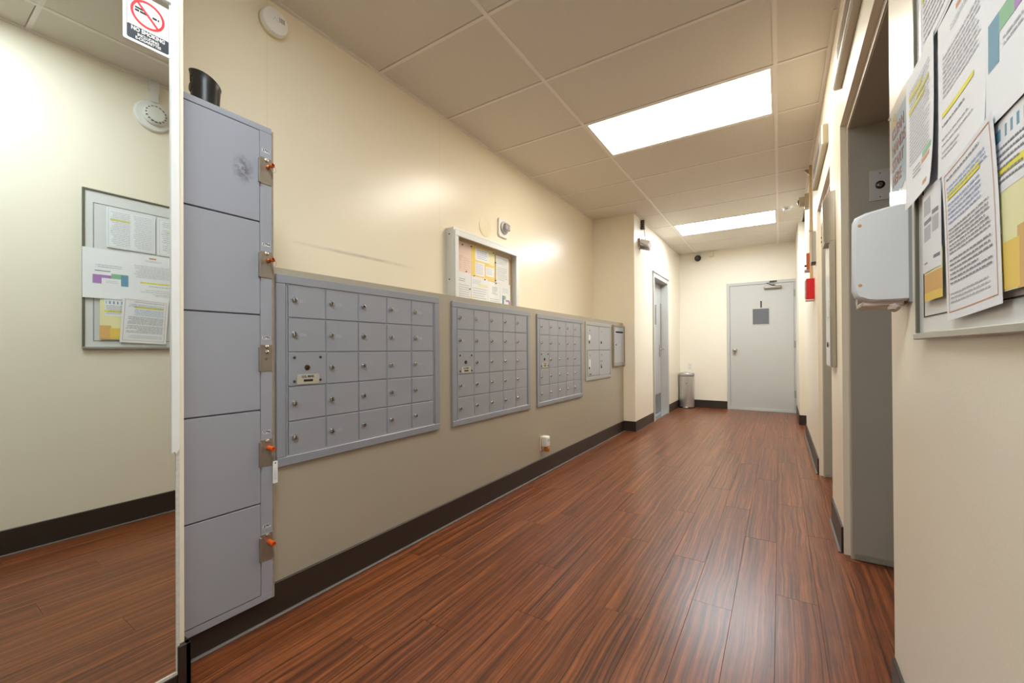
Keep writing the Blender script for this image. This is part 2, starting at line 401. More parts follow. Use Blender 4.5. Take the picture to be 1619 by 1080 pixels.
# ------------------------------------------------------------------ doors
# end door
d1 = obj('door_1', frame_bm(new(), -.752, .246, -.002, 2.124, .045, YF-.022, YF+.01, .002), doorgrey); d1['kind'] = 'structure'
d1['label'] = 'grey steel end door marked with a black number one'
leaf = obj('leaf', bx(new(), -.700, .196, YF-.014, YF+.005, .008, 2.074, .001), doorgrey, d1)
obj('door_stop', bx(new(), -.708, .202, YF-.002, YF+.006, .004, 2.08), doorgrey, d1)
obj('threshold', bx(new(), -.705, .2, YF-.05, YF, 0, .006), mat('sill_grey', (132, 128, 120), .5), d1)
wn = obj('window', frame_bm(new(), -.385, -.125, 1.405, 1.69, .016, YF-.022, YF-.012, .002), doorgrey, d1)
obj('pane', bx(new(), -.37, -.14, YF-.017, YF-.012, 1.42, 1.675), mat('dark_wired_glass', (104, 104, 108), .25, var=.05), wn)
nm = obj('number', text_mesh('1', .15, .004), darkm, d1); nm.location = (-.25, YF-.0155, 1.742)
k = new(); cyl(k, (-.635, YF-.018, 1.0), 'y', .034, .010, 24); cyl(k, (-.635, YF-.035, 1.0), 'y', .014, .04, 16)
lathe(k, [(.012, .03), (.026, .042), (.031, .056), (.026, .07), (.01, .076)], (-.635, YF-.01, 1.0), 'y', 24)
obj('knob', k, chrome, d1, True)
obj('strike', bx(new(), -.712, -.703, YF-.024, YF-.01, .95, 1.06, .001), steel, d1)
c = new(); bx(c, -.205, .035, YF-.062, YF-.014, 1.985, 2.035, .012, 3); cl = obj('door_closer', c, mat('closer_pewter', (150, 142, 128), .35, metal=.6), d1, True)
a = new(); tube(a, [(-.07, YF-.05, 2.035), (-.17, YF-.11, 2.072), (-.075, YF-.035, 2.105)], .009); bx(a, -.13, -.03, YF-.04, YF-.02, 2.095, 2.118, .002); cyl(a, (-.07, YF-.045, 2.045), 'z', .016, .02)
obj('closer_arm', a, mat('closer_dark', (84, 76, 66), .4, metal=.6), cl, True)
for z in (1.90, 1.09, .30):
    h = new(); cyl(h, (.200, YF-.026, z), 'z', .008, .115, 12); bx(h, .196, .216, YF-.024, YF-.018, z-.055, z+.055); obj('hinge', h, mat('hinge_grey', (158, 157, 150), .4, metal=.3), d1)
# side door in the stub wall
d2 = obj('door_2', new(), None); bpy.data.objects.remove(d2)
b = new(); t = .05
bx(b, -1.66, XST+.018, 6.93, 6.985, 0, 2.115, .002); bx(b, -1.66, XST+.018, 6.055, 6.11, 0, 2.115, .002); bx(b, -1.66, XST+.018, 6.11, 6.93, 2.055, 2.115, .002)
d2 = obj('door_2', b, mat('side_door_frame_grey', (186, 184, 178), .38), None); d2['kind'] = 'structure'; d2['label'] = 'grey side door with small window set in the stub wall'
obj('head_molding', bx(new(), XST, XST+.03, 6.04, 7.0, 2.115, 2.14, .004), MATS['side_door_frame_grey'], d2)
obj('leaf', bx(new(), -1.642, -1.602, 6.113, 6.922, .01, 2.05, .001), mat('side_door_grey', (176, 175, 170), .38), d2)
obj('door_stop', bx(new(), -1.69, -1.630, 6.113, 6.929, .0, 2.053), MATS['side_door_grey'], d2)
obj('kick_plate', bx(new(), -1.603, -1.600, 6.16, 6.90, .03, .33), mat('kick_plate_steel', (150, 152, 156), .25, metal=.8), d2)
wn = obj('window', frame_bm(new(), 0, .22, 0, .34, .016, -.008, 0, .002), MATS['side_door_grey'], d2); wn.location = (-1.601, 6.41, 1.38); wn.rotation_euler.z = LEFT
obj('pane', bx(new(), .016, .204, -.004, 0, .016, .324), MATS['dark_wired_glass'], wn)
h = new(); bx(h, -1.603, -1.585, 6.83, 6.89, .91, 1.09, .004); tube(h, [(-1.59, 6.86, 1.02), (-1.545, 6.86, 1.02), (-1.54, 6.85, 1.02), (-1.54, 6.74, 1.02)], .010)
obj('lever_handle', h, chrome, d2, True)
obj('astragal', bx(new(), -1.603, -1.592, 6.895, 6.922, 1.05, 1.75), MATS['dull_steel_plate'], d2)
obj('threshold', bx(new(), -1.66, XST+.004, 6.11, 6.93, 0, .008, .002), mat('threshold_aluminium', (200, 204, 212), .25, metal=.8), d2)

# ------------------------------------------------------------------ ceiling lights
LL = ['warm white recessed troffer over the mailboxes', 'cool white recessed troffer in front of the end door']
for i, (yc, colr, st) in enumerate(LIGHTS):
    lab = ['cool white recessed troffer above the mirror', LL[0], LL[1]][i]
    off = '_offscreen' if i == 0 else ''
    t = thing('ceiling_light' + off, lab, 'light', (-.621, yc, CEIL))
    hw, hd = .600, .298
    b = new(); frame_bm(b, -hw, hw, -hd, hd, .016, -.001, .012)
    for v in b.verts: v.co = Vector((v.co.x, v.co.z, -v.co.y*.5 + .004))
    obj('frame', b, mat('troffer_frame', (232, 226, 214), .4), t)
    obj('diffuser' + off, bx(new(), -hw+.016, hw-.016, -hd+.010, hd-.010, .0015, .010), emis('diffuser_%d' % i, colr, st), t)
    obj('housing', bx(new(), -hw, hw, -hd, hd, .0105, .03), MATS['troffer_frame'], t)

# ================================================================== LEFT WALL THINGS
# mirror
mir = bpy.data.materials.new('silvered_glass'); mir.use_nodes = True
_b = mir.node_tree.nodes['Principled BSDF']; _b.inputs['Metallic'].default_value = 1; _b.inputs['Roughness'].default_value = .015
_b.inputs['Base Color'].default_value = (.80, .85, .82, 1)
t = thing('wall_mirror', 'large wall mirror with chipped edge and broken white corner trim', 'mirror', (XM, -1.0, .07), LEFT)
obj('glass', bx(new(), 0, 1.513, -.000, .0055, .006, 1.985), mir, t)
obj('bottom_edge', bx(new(), 0, 1.515, -.003, .0055, -.004, .006, .001), chip, t)
obj('side_edge', bx(new(), 1.508, 1.517, -.0025, .0055, .006, .662, .001), chip, t)
obj('corner_trim', prism(new(), [(1.497, .655), (1.503, .660), (1.508, .652), (1.516, .668), (1.516, 2.02), (1.497, 2.02)], -.008, .006), trimw, t)
obj('top_trim', bx(new(), 0, 1.497, -.008, .006, 1.985, 2.04, .002), trimw, t)
# no smoking sign on the mirror
t = thing('no_smoking_sign', 'white no smoking sign with red ring stuck on the mirror', 'sign', (XM+.0005, .391, 1.893), LEFT)
W_, H_ = .107, .143
def rrect(bm, x0, x1, z0, z1, r, y0, y1, n=5):
    pts = []
    for cx, cz, a0 in ((x1-r, z1-r, 0), (x0+r, z1-r, 90), (x0+r, z0+r, 180), (x1-r, z0+r, 270)):
        for k in range(n+1):
            a = math.radians(a0 + 90*k/n); pts.append((cx + r*math.cos(a), cz + r*math.sin(a)))
    return prism(bm, pts, y0, y1)
obj('panel', rrect(new(), 0, W_, 0, H_, .004, -.0012, 0), white, t)
navy = mat('sign_black', (52, 56, 66), .5)
signred = mat('sign_red', (222, 44, 52), .5)
b = new(); rrect(b, .0075, W_-.005, .0075, H_-.006, .005, -.0013, -.001); obj('border_line', b, navy, t)
obj('field', rrect(new(), .0082, W_-.0057, .0082, H_-.0067, .005, -.0015, -.001), white, t)
obj('text_band', rrect(new(), .0082, W_-.0057, .0082, .046, .003, -.0018, -.001), navy, t)
b = new(); R1, R2 = .0385, .0325
cx, cz = W_*.5, .092
vo = []
for k in range(48):
    a = 2*PI*k/48
    vo.append([b.verts.new((cx+r*math.cos(a), y, cz+r*math.sin(a))) for r in (R2, R1) for y in (-.0022, -.0014)])
for k in range(48):
    p, q = vo[k], vo[(k+1) % 48]
    b.faces.new((p[0], p[2], q[2], q[0])); b.faces.new((p[2], p[3], q[3], q[2])); b.faces.new((p[0], q[0], q[1], p[1]))
obj('prohibition_ring', b, signred, t)
b = bx(new(), -.0335, .0335, -.0024, -.0015, -.0028, .0028)
o = obj('prohibition_slash', b, signred, t); o.location = (cx, 0, cz); o.rotation_euler.y = math.radians(48)
b = new(); bx(b, .025, .044, -.0021, -.0015, .098, .103); bx(b, .025, .034, -.0021, -.0015, .090, .0955); bx(b, .036, .056, -.0021, -.0015, .090, .0955); bx(b, .064, .074, -.0021, -.0015, .090, .0955); bx(b, .076, .079, -.0021, -.0015, .090, .0955)
obj('cigarette', b, darkm, t)
b = new()
for k in range(3): tube(b, [(.066+.004*k+.003*math.sin(s*1.1), -.0018, .100+.0028*s) for s in range(7)], .0005, 5)
obj('smoke_wisp', b, inkg, t)
put_text('NO SMOKING', .0150, white, t, (cx+.001, -.0021, .0375), .0005, sx=.80)
put_text('INCLUDING', .0105, white, t, (cx+.001, -.0021, .0245), .0003, sx=.85)
put_text('E-CIGARETTES', .0105, white, t, (cx+.001, -.0021, .0145), .0003, sx=.85)

# lockers
LX, LW, LZ0, LZ1 = -1.635, .317, .088, 1.876        # front plane, width, bottom, top
t = thing('locker_column', 'tall grey five-door parcel locker column with orange keys', 'locker', (XLOW, .535, LZ0), LEFT)
hgt = LZ1-LZ0; fy = LX - XLOW       # front stands proud by fy (local -y)
b = new(); bx(b, 0, LW, -fy+.016, .39, 0, hgt)
obj('body', b, lockergrey, t)
lf = new()
bx(lf, 0, LW, -fy-.002, -fy+.017, hgt-.022, hgt, .0015); bx(lf, 0, LW, -fy-.002, -fy+.017, 0, .026, .0015); bx(lf, .274, LW, -fy-.002, -fy+.017, .026, hgt-.022, .0015)
obj('face_frame', lf, lockergrey, t)
obj('worn_edge', bx(new(), LW-.0005, LW+.006, -fy-.0015, .38, .0, hgt-.01), mat('worn_locker_edge', (150, 136, 120), .7, var=.35, scale=60), t)
obj('inner_panel', bx(new(), .002, .275, -fy+.0135, -fy+.0165, .026, hgt-.022), lockergrey, t)
zs = [1.853, 1.509, 1.161, .806, .458, .115]
numbers = ['3793', '3794', '3795', '3796', '3797']
smudged = lockergrey.copy(); smudged.name = 'locker_grey_smudged'
def add_smudge(M, cx, cz, rx, rz):
    nt = M.node_tree; N = nt.nodes; L = nt.links; b = N['Principled BSDF']; src = b.inputs['Base Color'].links[0].from_socket
    tc = N.new('ShaderNodeTexCoord'); mp = N.new('ShaderNodeMapping'); mp.inputs['Location'].default_value = (-cx/rx, 0, -cz/rz); mp.inputs['Scale'].default_value = (1/rx, 0, 1/rz)
    L.new(tc.outputs['Object'], mp.inputs[0])
    ln = N.new('ShaderNodeVectorMath'); ln.operation = 'LENGTH'; L.new(mp.outputs[0], ln.inputs[0])
    nz = N.new('ShaderNodeTexNoise'); nz.inputs['Scale'].default_value = 70; nz.inputs['Detail'].default_value = 6; L.new(tc.outputs['Object'], nz.inputs['Vector'])
    fall = N.new('ShaderNodeMapRange'); fall.inputs['From Min'].default_value = .1; fall.inputs['From Max'].default_value = 1.0; fall.inputs['To Min'].default_value = 1; fall.inputs['To Max'].default_value = 0; L.new(ln.outputs['Value'], fall.inputs['Value'])
    nr = N.new('ShaderNodeMapRange'); nr.inputs['From Min'].default_value = .35; nr.inputs['From Max'].default_value = .65; L.new(nz.outputs['Fac'], nr.inputs['Value'])
    f = N.new('ShaderNodeMath'); f.operation = 'MULTIPLY'; L.new(fall.outputs[0], f.inputs[0]); L.new(nr.outputs[0], f.inputs[1])
    mx = N.new('ShaderNodeMix'); mx.data_type = 'RGBA'; L.new(f.outputs[0], mx.inputs['Factor']); L.new(src, mx.inputs['A']); mx.inputs['B'].default_value = lin((84, 82, 84))
    L.new(mx.outputs['Result'], b.inputs['Base Color'])
add_smudge(smudged, .215, 1.685-LZ0, .04, .06)
for i in range(5):
    zt, zb = zs[i]-LZ0-.0025, zs[i+1]-LZ0+.0025
    dr = obj('locker_door', bx(new(), .004, .2715, -fy-.004, -fy+.0138, zb, zt, .0012), smudged if i == 0 else lockergrey, t)
    zc = [1.722, 1.368, 1.016, .660, .306][i]-LZ0
    # angle hasp: plate on the stile with a lip over the door
    hp = new(); bx(hp, .271, .3155, -fy-.0045, -fy-.0015, zc-.066, zc+.034, .0008); bx(hp, .2655, .2735, -fy-.013, -fy-.003, zc-.066, zc+.026, .0015)
    hs = obj('hasp', hp, dullsteel, t)
    sc = new(); lathe(sc, [(.0075, .004), (.0072, .007), (.004, .0092), (.0005, .0095)], (.296, -fy, zc+.026), 'y', 16); bx(sc, .2955, .2967, -fy-.0098, -fy-.0085, zc+.0205, zc+.0315)
    obj('screw', sc, chrome, hs, True)
    if i == 2:
        sc = new(); lathe(sc, [(.0075, .004), (.0072, .007), (.004, .0092), (.0005, .0095)], (.296, -fy, zc+.006), 'y', 16); obj('screw', sc, chrome, hs, True)
        obj('rust_spot', lathe(new(), [(.006, .0044), (.004, .0048)], (.294, -fy, zc-.02), 'y', 8), mat('rust_brown', (110, 84, 66), .8), hs)
    else:
        kb = new(); lathe(kb, [(.0085, .004), (.0085, .016), (.0065, .017), (.0065, .030), (.0085, .031), (.0085, .038), (.006, .039), (.006, .033)], (.302, -fy, zc), 'y', 18)
        kn = obj('key_knob', kb, copperm if i < 2 else orangem, hs, True)
        rg = new()
        for q in range(1): tube(rg, [(.306 + .010*math.cos(2*PI*s/14), -fy-.034, zc-.012 + .012*math.sin(2*PI*s/14)) for s in range(15)], .0006, 5)
        obj('key_ring', rg, dullsteel, hs)
    lb = obj('number_label', bx(new(), .281, .3095, -fy-.0026, -fy-.0018, zc+.0545, zc+.067), paper, t)
    tx = put_text(numbers[i], .0135, darkm, lb, (.2952, -fy-.0027, zc+.0605), .0004)
tg = thing('key_tag', 'small white paper key tag hanging from the orange locker key', 'tag', (LX+.034, .836, .53), LEFT)
obj('card', rrect(new(), 0, .0175, 0, .083, .002, -.001, .0), paper, tg)
obj('hole', lathe(new(), [(.0025, .0), (.0025, .0014)], (.009, 0, .075), 'y', 12), darkm, tg)
b = new()
for q in range(6): bx(b, .0035+.0019*q, .0042+.0019*q, -.0014, -.0009, .012, .05+.008*math.sin(q*2))
obj('printed_text', b, inkg, tg)
obj('string', tube(new(), [(.009, -.0006, .075), (.008, .002, .095), (.006, .004, .125)], .0006, 5), dullsteel, tg)

# black plastic holder on top of the locker
t = thing('plastic_holder', 'black curved plastic holder standing on top of the lockers', 'holder', (-1.755, .680, LZ1), 0)
b = new(); n = 40; ro = .043; rings = []
for j in range(13):
    row = []
    for k in range(n):
        a = 2*PI*k/n
        top = .138 + .022*math.cos(a - math.radians(250)) + .004*math.cos(2*a)      # slanted rim
        z = top*j/12
        r = ro*(1 + .10*(j/12)**2 + (.05 if j == 12 else 0))
        row.append((r*math.cos(a)*.9, r*math.sin(a), z))
    rings.append(row)
vs_ = [[b.verts.new(p) for p in r] for r in rings]
vi = [[b.verts.new((p[0]*.92, p[1]*.92, max(p[2], .004))) for p in r] for r in rings]
hole = {(j, k) for j in (7, 8, 9) for k in (29, 30, 31)}
for j in range(12):
    for k in range(n):
        k2 = (k+1) % n
        if (j, k) in hole: continue
        b.faces.new((vs_[j][k], vs_[j][k2], vs_[j+1][k2], vs_[j+1][k])); b.faces.new((vi[j][k2], vi[j][k], vi[j+1][k], vi[j+1][k2]))
for k in range(n):
    k2 = (k+1) % n
    b.faces.new((vs_[12][k], vs_[12][k2], vi[12][k2], vi[12][k]))
b.faces.new(list(reversed(vs_[0])))
obj('shell', b, mat('black_holder_plastic', (34, 34, 33), .3, var=.1), t, True)
obj('hole_rim', lathe(new(), [(.011, 0), (.014, .002), (.011, .004)], (0, 0, 0), 'y', 20, 1, 1.3), MATS['black_holder_plastic'], t).location = (-.006, -.0415, .094)

# smoke alarm on upper wall
t = thing('smoke_alarm', 'round yellowed smoke alarm on cream wall above the lockers', 'smoke alarm', (XL, 1.072, 2.60), LEFT)
obj('base', lathe(new(), [(.062, 0), (.064, .004), (.064, .016), (.060, .018)], seg=40, axis='y'), mat('yellowed_plastic', (226, 208, 160), .45), t, True)
obj('cover', lathe(new(), [(.063, .016), (.063, .030), (.058, .038), (.045, .042), (.002, .043)], seg=40, axis='y'), white, t, True)
b = new()
for q in range(4): bx(b, .014+.007*q, .0175+.007*q, -.0437, -.0418, .002, .024)
obj('sound_slots', b, mat('slot_grey', (150, 146, 142), .7), t)
obj('embossed_mark', tube(new(), [(-.016, -.0432, -.004), (-.008, -.0432, .012), (0, -.0432, .006), (.008, -.0432, -.004)], .0007, 5), inkg, t)

# mailbox units -------------------------------------------------------------
dw, dh = .166, .1385
def lock_bm():
    b = new(); lathe(b, [(.0118, 0), (.0118, .003), (.0098, .0065), (.0088, .0095), (.004, .0105), (.001, .0105)], (0, 0, 0), 'y', 18); return b
lock_me = fin(lock_bm(), 'lock', True); lock_me.materials.append(mat('lock_nickel', (206, 204, 200), .2, metal=1.0))
key_me = fin(bx(new(), -.0014, .0014, -.0115, -.0104, -.0055, .0055), 'keyhole'); key_me.materials.append(darkm)
door_me = fin(bx(new(), .0030, dw-.0030, -.0052, 0, .0030, dh-.0030, .0012), 'door'); door_me.materials.append(boxgrey)
numm = mat('faint_number_print', (190, 193, 198), .6)
def mailbox_unit(label, y0, z0, numbers):
    wd, ht = .922, .756
    u = thing('mailbox_bank', label, 'mailboxes', (XLOW, y0, z0), LEFT, 'five by five mailbox banks in the ledge wall')
    b = frame_bm(new(), 0, wd, 0, ht, .036, -.012, .0, .0025); obj('trim_frame', b, boxframe, u)
    b = frame_bm(new(), .0385, wd-.0385, .0345, ht-.0355, .0065, -.0085, .0, .001); obj('inner_rim', b, boxgrey, u)
    obj('cabinet_front', bx(new(), .034, wd-.034, -.0012, .001, .030, ht-.030), boxgrey, u)
    ox = .046; oz = .031
    for q in range(1, 5):
        obj('divider', bx(new(), ox+q*dw-.0008, ox+q*dw+.0022, -.0062, 0, .034, ht-.034), boxgrey, u)
        obj('shelf_edge', bx(new(), .045, wd-.045, -.0066, 0, .0325+q*dh-.0022, .0325+q*dh+.0008), boxgrey, u)
    for r in range(5):
        for c in range(5):
            x = ox + c*dw; z = ht - oz - (r+1)*dh - .0
            z = .0325 + (4-r)*dh
            if r == 2 and c == 0:
                p = obj('master_panel', bx(new(), .002, dw-.002, -.0056, 0, .004, dh-.001, .001), boxgrey, u); p.location = (x, -.003, z)
                for bxp, bz in ((.026, .118), (.139, .118), (.026, .022), (.139, .022)):
                    q = obj('bolt', lathe(new(), [(.0055, 0), (.0055, .003), (.003, .0055), (.0005, .006)], (bxp, -.0052, bz), 'y', 12), mat('bolt_gunmetal', (62, 62, 66), .4, metal=.5), p, True)
                q = obj('master_lock', lathe(new(), [(.0115, 0), (.0115, .003), (.008, .004), (.007, .001), (.004, .001), (.004, .005)], (.080, -.0052, .076), 'y', 20), mat('master_lock_brass', (96, 80, 66), .35, metal=.8), p, True)
                pl = obj('mail_plate', bx(new(), .036, .132, -.0078, -.005, .008, .047, .0008), mat('aged_brass_plate', (196, 190, 172), .4, metal=.25, var=.1, scale=40), p)
                s = obj('plate_slot', bx(new(), .064, .104, -.0086, -.0075, .018, .027, .001), darkm, p)
                put_text('U.S. MAIL', .0135, darkm, p, (.083, -.0079, .0385), .0003)
            else:
                p = obj('door', door_me, None, u); p.location = (x, -.003, z)
                lk = obj('lock', lock_me, None, p); lk.location = (.027, -.005, .0735); lk.rotation_euler.y = random.uniform(-.15, .15)
                kh = obj('keyhole', key_me, None, p); kh.location = (.027, -.005, .0735); kh.rotation_euler.y = lk.rotation_euler.y
                s = numbers.get((r, c))
                if s: put_text(s, .0175, numm, p, (.062, -.0053, .070), 0, name='number')
    return u
mailbox_unit('grey mailbox bank beside the lockers, first along the ledge', .874, .572, {(0, 0): '511', (0, 1): '512', (0, 3): '517', (0, 4): '523', (1, 0): '524', (1, 1): '525', (1, 4): '528', (2, 4): '532', (4, 1): '537'})
mailbox_unit('grey mailbox bank under the framed notice case, second along the ledge', 1.911, .565, {(0, 0): '551', (1, 0): '554', (1, 2): '556', (3, 0): '562'})
mailbox_unit('grey mailbox bank next to the parcel compartments, third along the ledge', 2.947, .560, {(0, 0): '571', (1, 2): '578'})
# parcel unit
u = thing('parcel_lockers', 'pale grey four-door parcel compartment unit in the ledge wall', 'parcel lockers', (XLOW, 3.952, .706), LEFT)
wd, ht = .752, .603
obj('trim_frame', frame_bm(new(), 0, wd, 0, ht, .034, -.010, 0, .002), mat('parcel_frame_grey', (176, 176, 172), .4, metal=.1), u)
pd = mat('parcel_door_grey', (178, 181, 186), .4, metal=.1, var=.03)
obj('cabinet_front', bx(new(), .03, wd-.03, -.0012, .001, .03, ht-.03), pd, u)
for i, (x0, x1, z0, z1, sw) in enumerate(((.037, .372, .312, .566, 0), (.376, .715, .312, .566, 0), (.037, .372, .037, .308, 1), (.376, .715, .037, .308, 0))):
    if sw:      # this door stands ajar: set out from the cabinet with an open edge
        d = obj('door', bx(new(), x0+.013, x1-.002, -.0085, -.0035, z0+.010, z1-.002, .001), pd, u)
    else:
        d = obj('door', bx(new(), x0+.002, x1-.002, -.008, 0, z0+.002, z1-.002, .001), pd, u)
    l = new(); lathe(l, [(.010, 0), (.010, .004), (.004, .008), (.001, .008)], (x0+.055, -.008, (z0+z1)/2-.045), 'y', 14, .7, 1.5); obj('lock', l, MATS['bolt_gunmetal'], d, True)
    obj('rivet', lathe(new(), [(.006, 0), (.004, .003), (.0005, .003)], (x0+.075, -.008, z1-.05), 'y', 10), MATS['bolt_gunmetal'], d)
    if i == 0: obj('round_sticker', lathe(new(), [(.028, 0), (.028, .0008)], (x0+.066, -.008, (z0+z1)/2+.005), 'y', 18), paper, d)
    if i == 2: obj('strip_label', rrect(new(), x0+.05, x0+.085, z0+.075, z0+.18, .012, -.0095, -.0078), paper, d); obj('bottom_mark', bx(new(), x0+.06, x0+.11, -.0088, -.0078, z0+.02, z0+.03), darkm, d)
    if i == 3:
        g = new()
        for q in range(9): bx(g, x0+.02+.017*(q % 5)+.004*(q//5), x0+.029+.017*(q % 5)+.004*(q//5), -.0088, -.0078, (z0+z1)/2+.01-.035*(q//5)+.008*math.sin(q*2.3), (z0+z1)/2+.02-.035*(q//5)+.008*math.sin(q*2.3))
        obj('sticker_residue', g, mat('residue_brown', (120, 98, 92), .8), d)
# mail slot
u = thing('mail_slot', 'narrow grey outgoing mail drop with black slot at ledge end', 'mail slot', (XLOW, 4.766, .824), LEFT)
obj('trim_frame', frame_bm(new(), 0, .412, 0, .49, .022, -.022, 0, .002), mat('slot_frame_taupe', (150, 140, 124), .4), u)
b = new(); bx(b, .02, .392, -.016, 0, .02, .398); bx(b, .02, .392, -.016, 0, .416, .47); bx(b, .02, .085, -.016, 0, .398, .416); bx(b, .36, .392, -.016, 0, .398, .416); obj('panel', b, pd, u)
obj('slot_lip', bx(new(), .083, .362, -.0185, -.0155, .416, .420, .0008), pd, u)
obj('name_plate', bx(new(), .17, .29, -.0175, -.0155, .428, .442), inkb, u)
obj('lock', lathe(new(), [(.009, 0), (.009, .004), (.003, .007), (.001, .007)], (.095, -.016, .255), 'y', 14), MATS['bolt_gunmetal'], u, True)
obj('bottom_lip', bx(new(), .02, .392, -.019, -.012, .02, .045, .002), boxframe, u)

# outlet with plug-in
t = thing('outlet_plate', 'ivory outlet plate low on the taupe wall', 'outlet', (XLOW, 3.0, .198), LEFT)
obj('plate', bx(new(), 0, .072, -.006, 0, 0, .118, .003, 2), mat('ivory_plastic', (226, 206, 172), .4), t)
obj('socket', bx(new(), .018, .054, -.009, -.004, .07, .105, .002), white, t)
t = thing('plug_in_freshener', 'white plug-in air freshener with amber bottle in the outlet', 'air freshener', (XLOW+.0075, 3.012, .20), LEFT)
obj('body', bx(new(), 0, .062, -.05, .0, .032, .116, .010, 3), white, t, True)
obj('vent', bx(new(), .014, .048, -.053, -.048, .075, .1, .002), mat('vent_grey', (205, 205, 208), .4), t)
obj('bottle', lathe(new(), [(.019, -.022), (.021, -.016), (.021, .010), (.013, .018), (.012, .028)], (.034, -.032, .012), 'z', 18), mat('amber_oil', (190, 108, 30), .15), t, True)

# framed notice case on the upper wall
cx0, cz0, cw, ch, cd = 2.318, 1.10, .886, .822, .07
t = thing('notice_case', 'white aluminium framed glass notice case above the mailboxes', 'notice board', (XL, cx0, cz0), LEFT)
alum = mat('pale_aluminium', (226, 226, 224), .35, metal=.25, var=.03)
b = new(); frame_bm(b, 0, cw, 0, ch, .018, -cd, 0, .002)
obj('case', b, alum, t)
obj('back', bx(new(), .01, cw-.01, -.014, -.002, .01, ch-.01), mat('cork_tan', (206, 178, 138), .8, var=.1, scale=80), t)
dn = obj('door_frame', frame_bm(new(), .006, cw-.006, .006, ch-.022, .040, -cd-.012, -cd+.004, .003), alum, t)
obj('glass', bx(new(), .044, cw-.044, -cd-.002, -cd+.001, .044, ch-.060), glassy('case_glass'), dn)
obj('hinge_rail', bx(new(), .018, cw-.018, -cd+.006, -cd+.010, ch-.0235, ch-.0175), alum, t)
b = new()
for z in (ch-.05, ch-.38): cyl(b, (-.001, -.03, z), 'x', .005, .003, 12)
obj('screw', b, darkm, t)

# paper builder --------------------------------------------------------------
def sheet(name, label, loc, rotz, w_, h_, material, items, curl=0.0, curl_at='bottom', group=None, tilt=0.0, cat='notice', lift=0.0):
    t = thing(name, label, cat, loc, rotz, group)
    t.rotation_euler.y = tilt
    def S(u, v, off=0.0):     # u from left, v from top, 0..1
        k = (v if curl_at == 'bottom' else 1-v)
        y = -(lift + .0006 + curl*(k**4)*(.5+.5*u) + .0008*math.sin(u*5+w_*40))
        return Vector((u*w_, y-off, (1-v)*h_))
    def patch(bm, u0, v0, u1, v1, off, nu, nv, thick=0.0):
        g = [[bm.verts.new(S(u0+(u1-u0)*i/nu, v0+(v1-v0)*j/nv, off)) for i in range(nu+1)] for j in range(nv+1)]
        for j in range(nv):
            for i in range(nu): bm.faces.new((g[j][i], g[j+1][i], g[j+1][i+1], g[j][i+1]))
        return g
    b = new(); patch(b, 0, 0, 1, 1, 0, 10, 12)
    o = obj('page', b, material, t)
    sm = o.modifiers.new('thickness', 'SOLIDIFY'); sm.thickness = .0004; sm.offset = 0
    by = {}
    for it in items:
        kind, u0, v0, u1, v1, mt = it[:6]
        bm = by.setdefault(('printed_text', mt.name, 0) if kind == 'text' else (('highlight' if mt is hily else 'border' if kind == 'line' else 'printed_block'), mt.name, len(by)), new())
        if kind == 'rect':
            patch(bm, u0, v0, u1, v1, .0005 + (.0003 if mt is hily else .0), max(1, int((u1-u0)*8)), max(1, int((v1-v0)*10)))
        elif kind == 'line':
            for (a, c, d, e) in ((u0, v0, u1, v0+.006), (u0, v1-.006, u1, v1), (u0, v0, u0+.008, v1), (u1-.008, v0, u1, v1)):
                patch(bm, a, c, d, e, .0006, 8 if d-a > .3 else 1, 8 if e-c > .3 else 1)
        else:
            nl = it[6]; lh = (v1-v0)/nl
            for q in range(nl):
                v = v0+lh*q; u = u0; end = u1 - (random.random()*.35*(u1-u0) if q % 4 == 3 else random.random()*.05)
                while u < end:
                    wl = min(random.uniform(.03, .10), end-u)
                    patch(bm, u, v+lh*.32, u+wl, v+lh*.62, .0011, 1, 1)
                    u += wl + .012
    for (nm_, mn, _i), bm in by.items():
        o = obj(nm_, bm, MATS[mn], t)
        if nm_ == 'printed_text': o['kind'] = 'stuff'
    return t
G1 = 'papers pinned inside the framed notice case'
YB_ = XL + .016     # paper plane inside case
def inside(label, x0, z_top, w_, h_, mt, items, lift=0.0):
    return sheet('notice_sheet', label, (YB_, cx0 + x0, cz0 + z_top - h_), LEFT, w_, h_, mt, items, group=G1, lift=lift)
T = lambda u0, v0, u1, v1, n, mt=inkg: ('text', u0, v0, u1, v1, mt, n)
R_ = lambda u0, v0, u1, v1, mt: ('rect', u0, v0, u1, v1, mt)
inside('pink notice sheet in the upper corner of the framed case', .045, .752, .225, .232, pinkp, [T(.1, .14, .9, .38, 5, pinkink), T(.1, .45, .5, .92, 7, pinkink), T(.58, .48, .95, .92, 6, pinkink)])
inside('gold-edged sheet with pale panels in the framed case', .265, .757, .335, .255, goldp, [R_(.17, .06, .74, .44, paper), R_(.17, .50, .55, .92, paper), R_(.60, .56, .95, .86, paper), R_(.74, .02, .97, .48, yellowp), T(.24, .1, .68, .4, 5, inkb), T(.2, .54, .52, .88, 6), T(.63, .6, .92, .82, 4, inkb), R_(.78, .12, .86, .36, pinkink)])
inside('pale sheet with grey print beside the gold-edged sheet', .606, .735, .20, .235, paper, [T(.1, .08, .9, .3, 4, tealink), T(.12, .4, .9, .9, 8)], .002)
inside('white text sheet pinned below the pink notice', .050, .522, .215, .30, paper, [T(.08, .15, .7, .25, 2, inkd), T(.08, .3, .92, .92, 11)], .002)
inside('white sheet with pale yellow bands in the framed case', .268, .510, .22, .30, paper, [T(.08, .08, .6, .2, 3), R_(.4, .18, .95, .24, yellowp), R_(.0, .55, .25, .85, yellowp), T(.1, .28, .92, .9, 10)], .003)
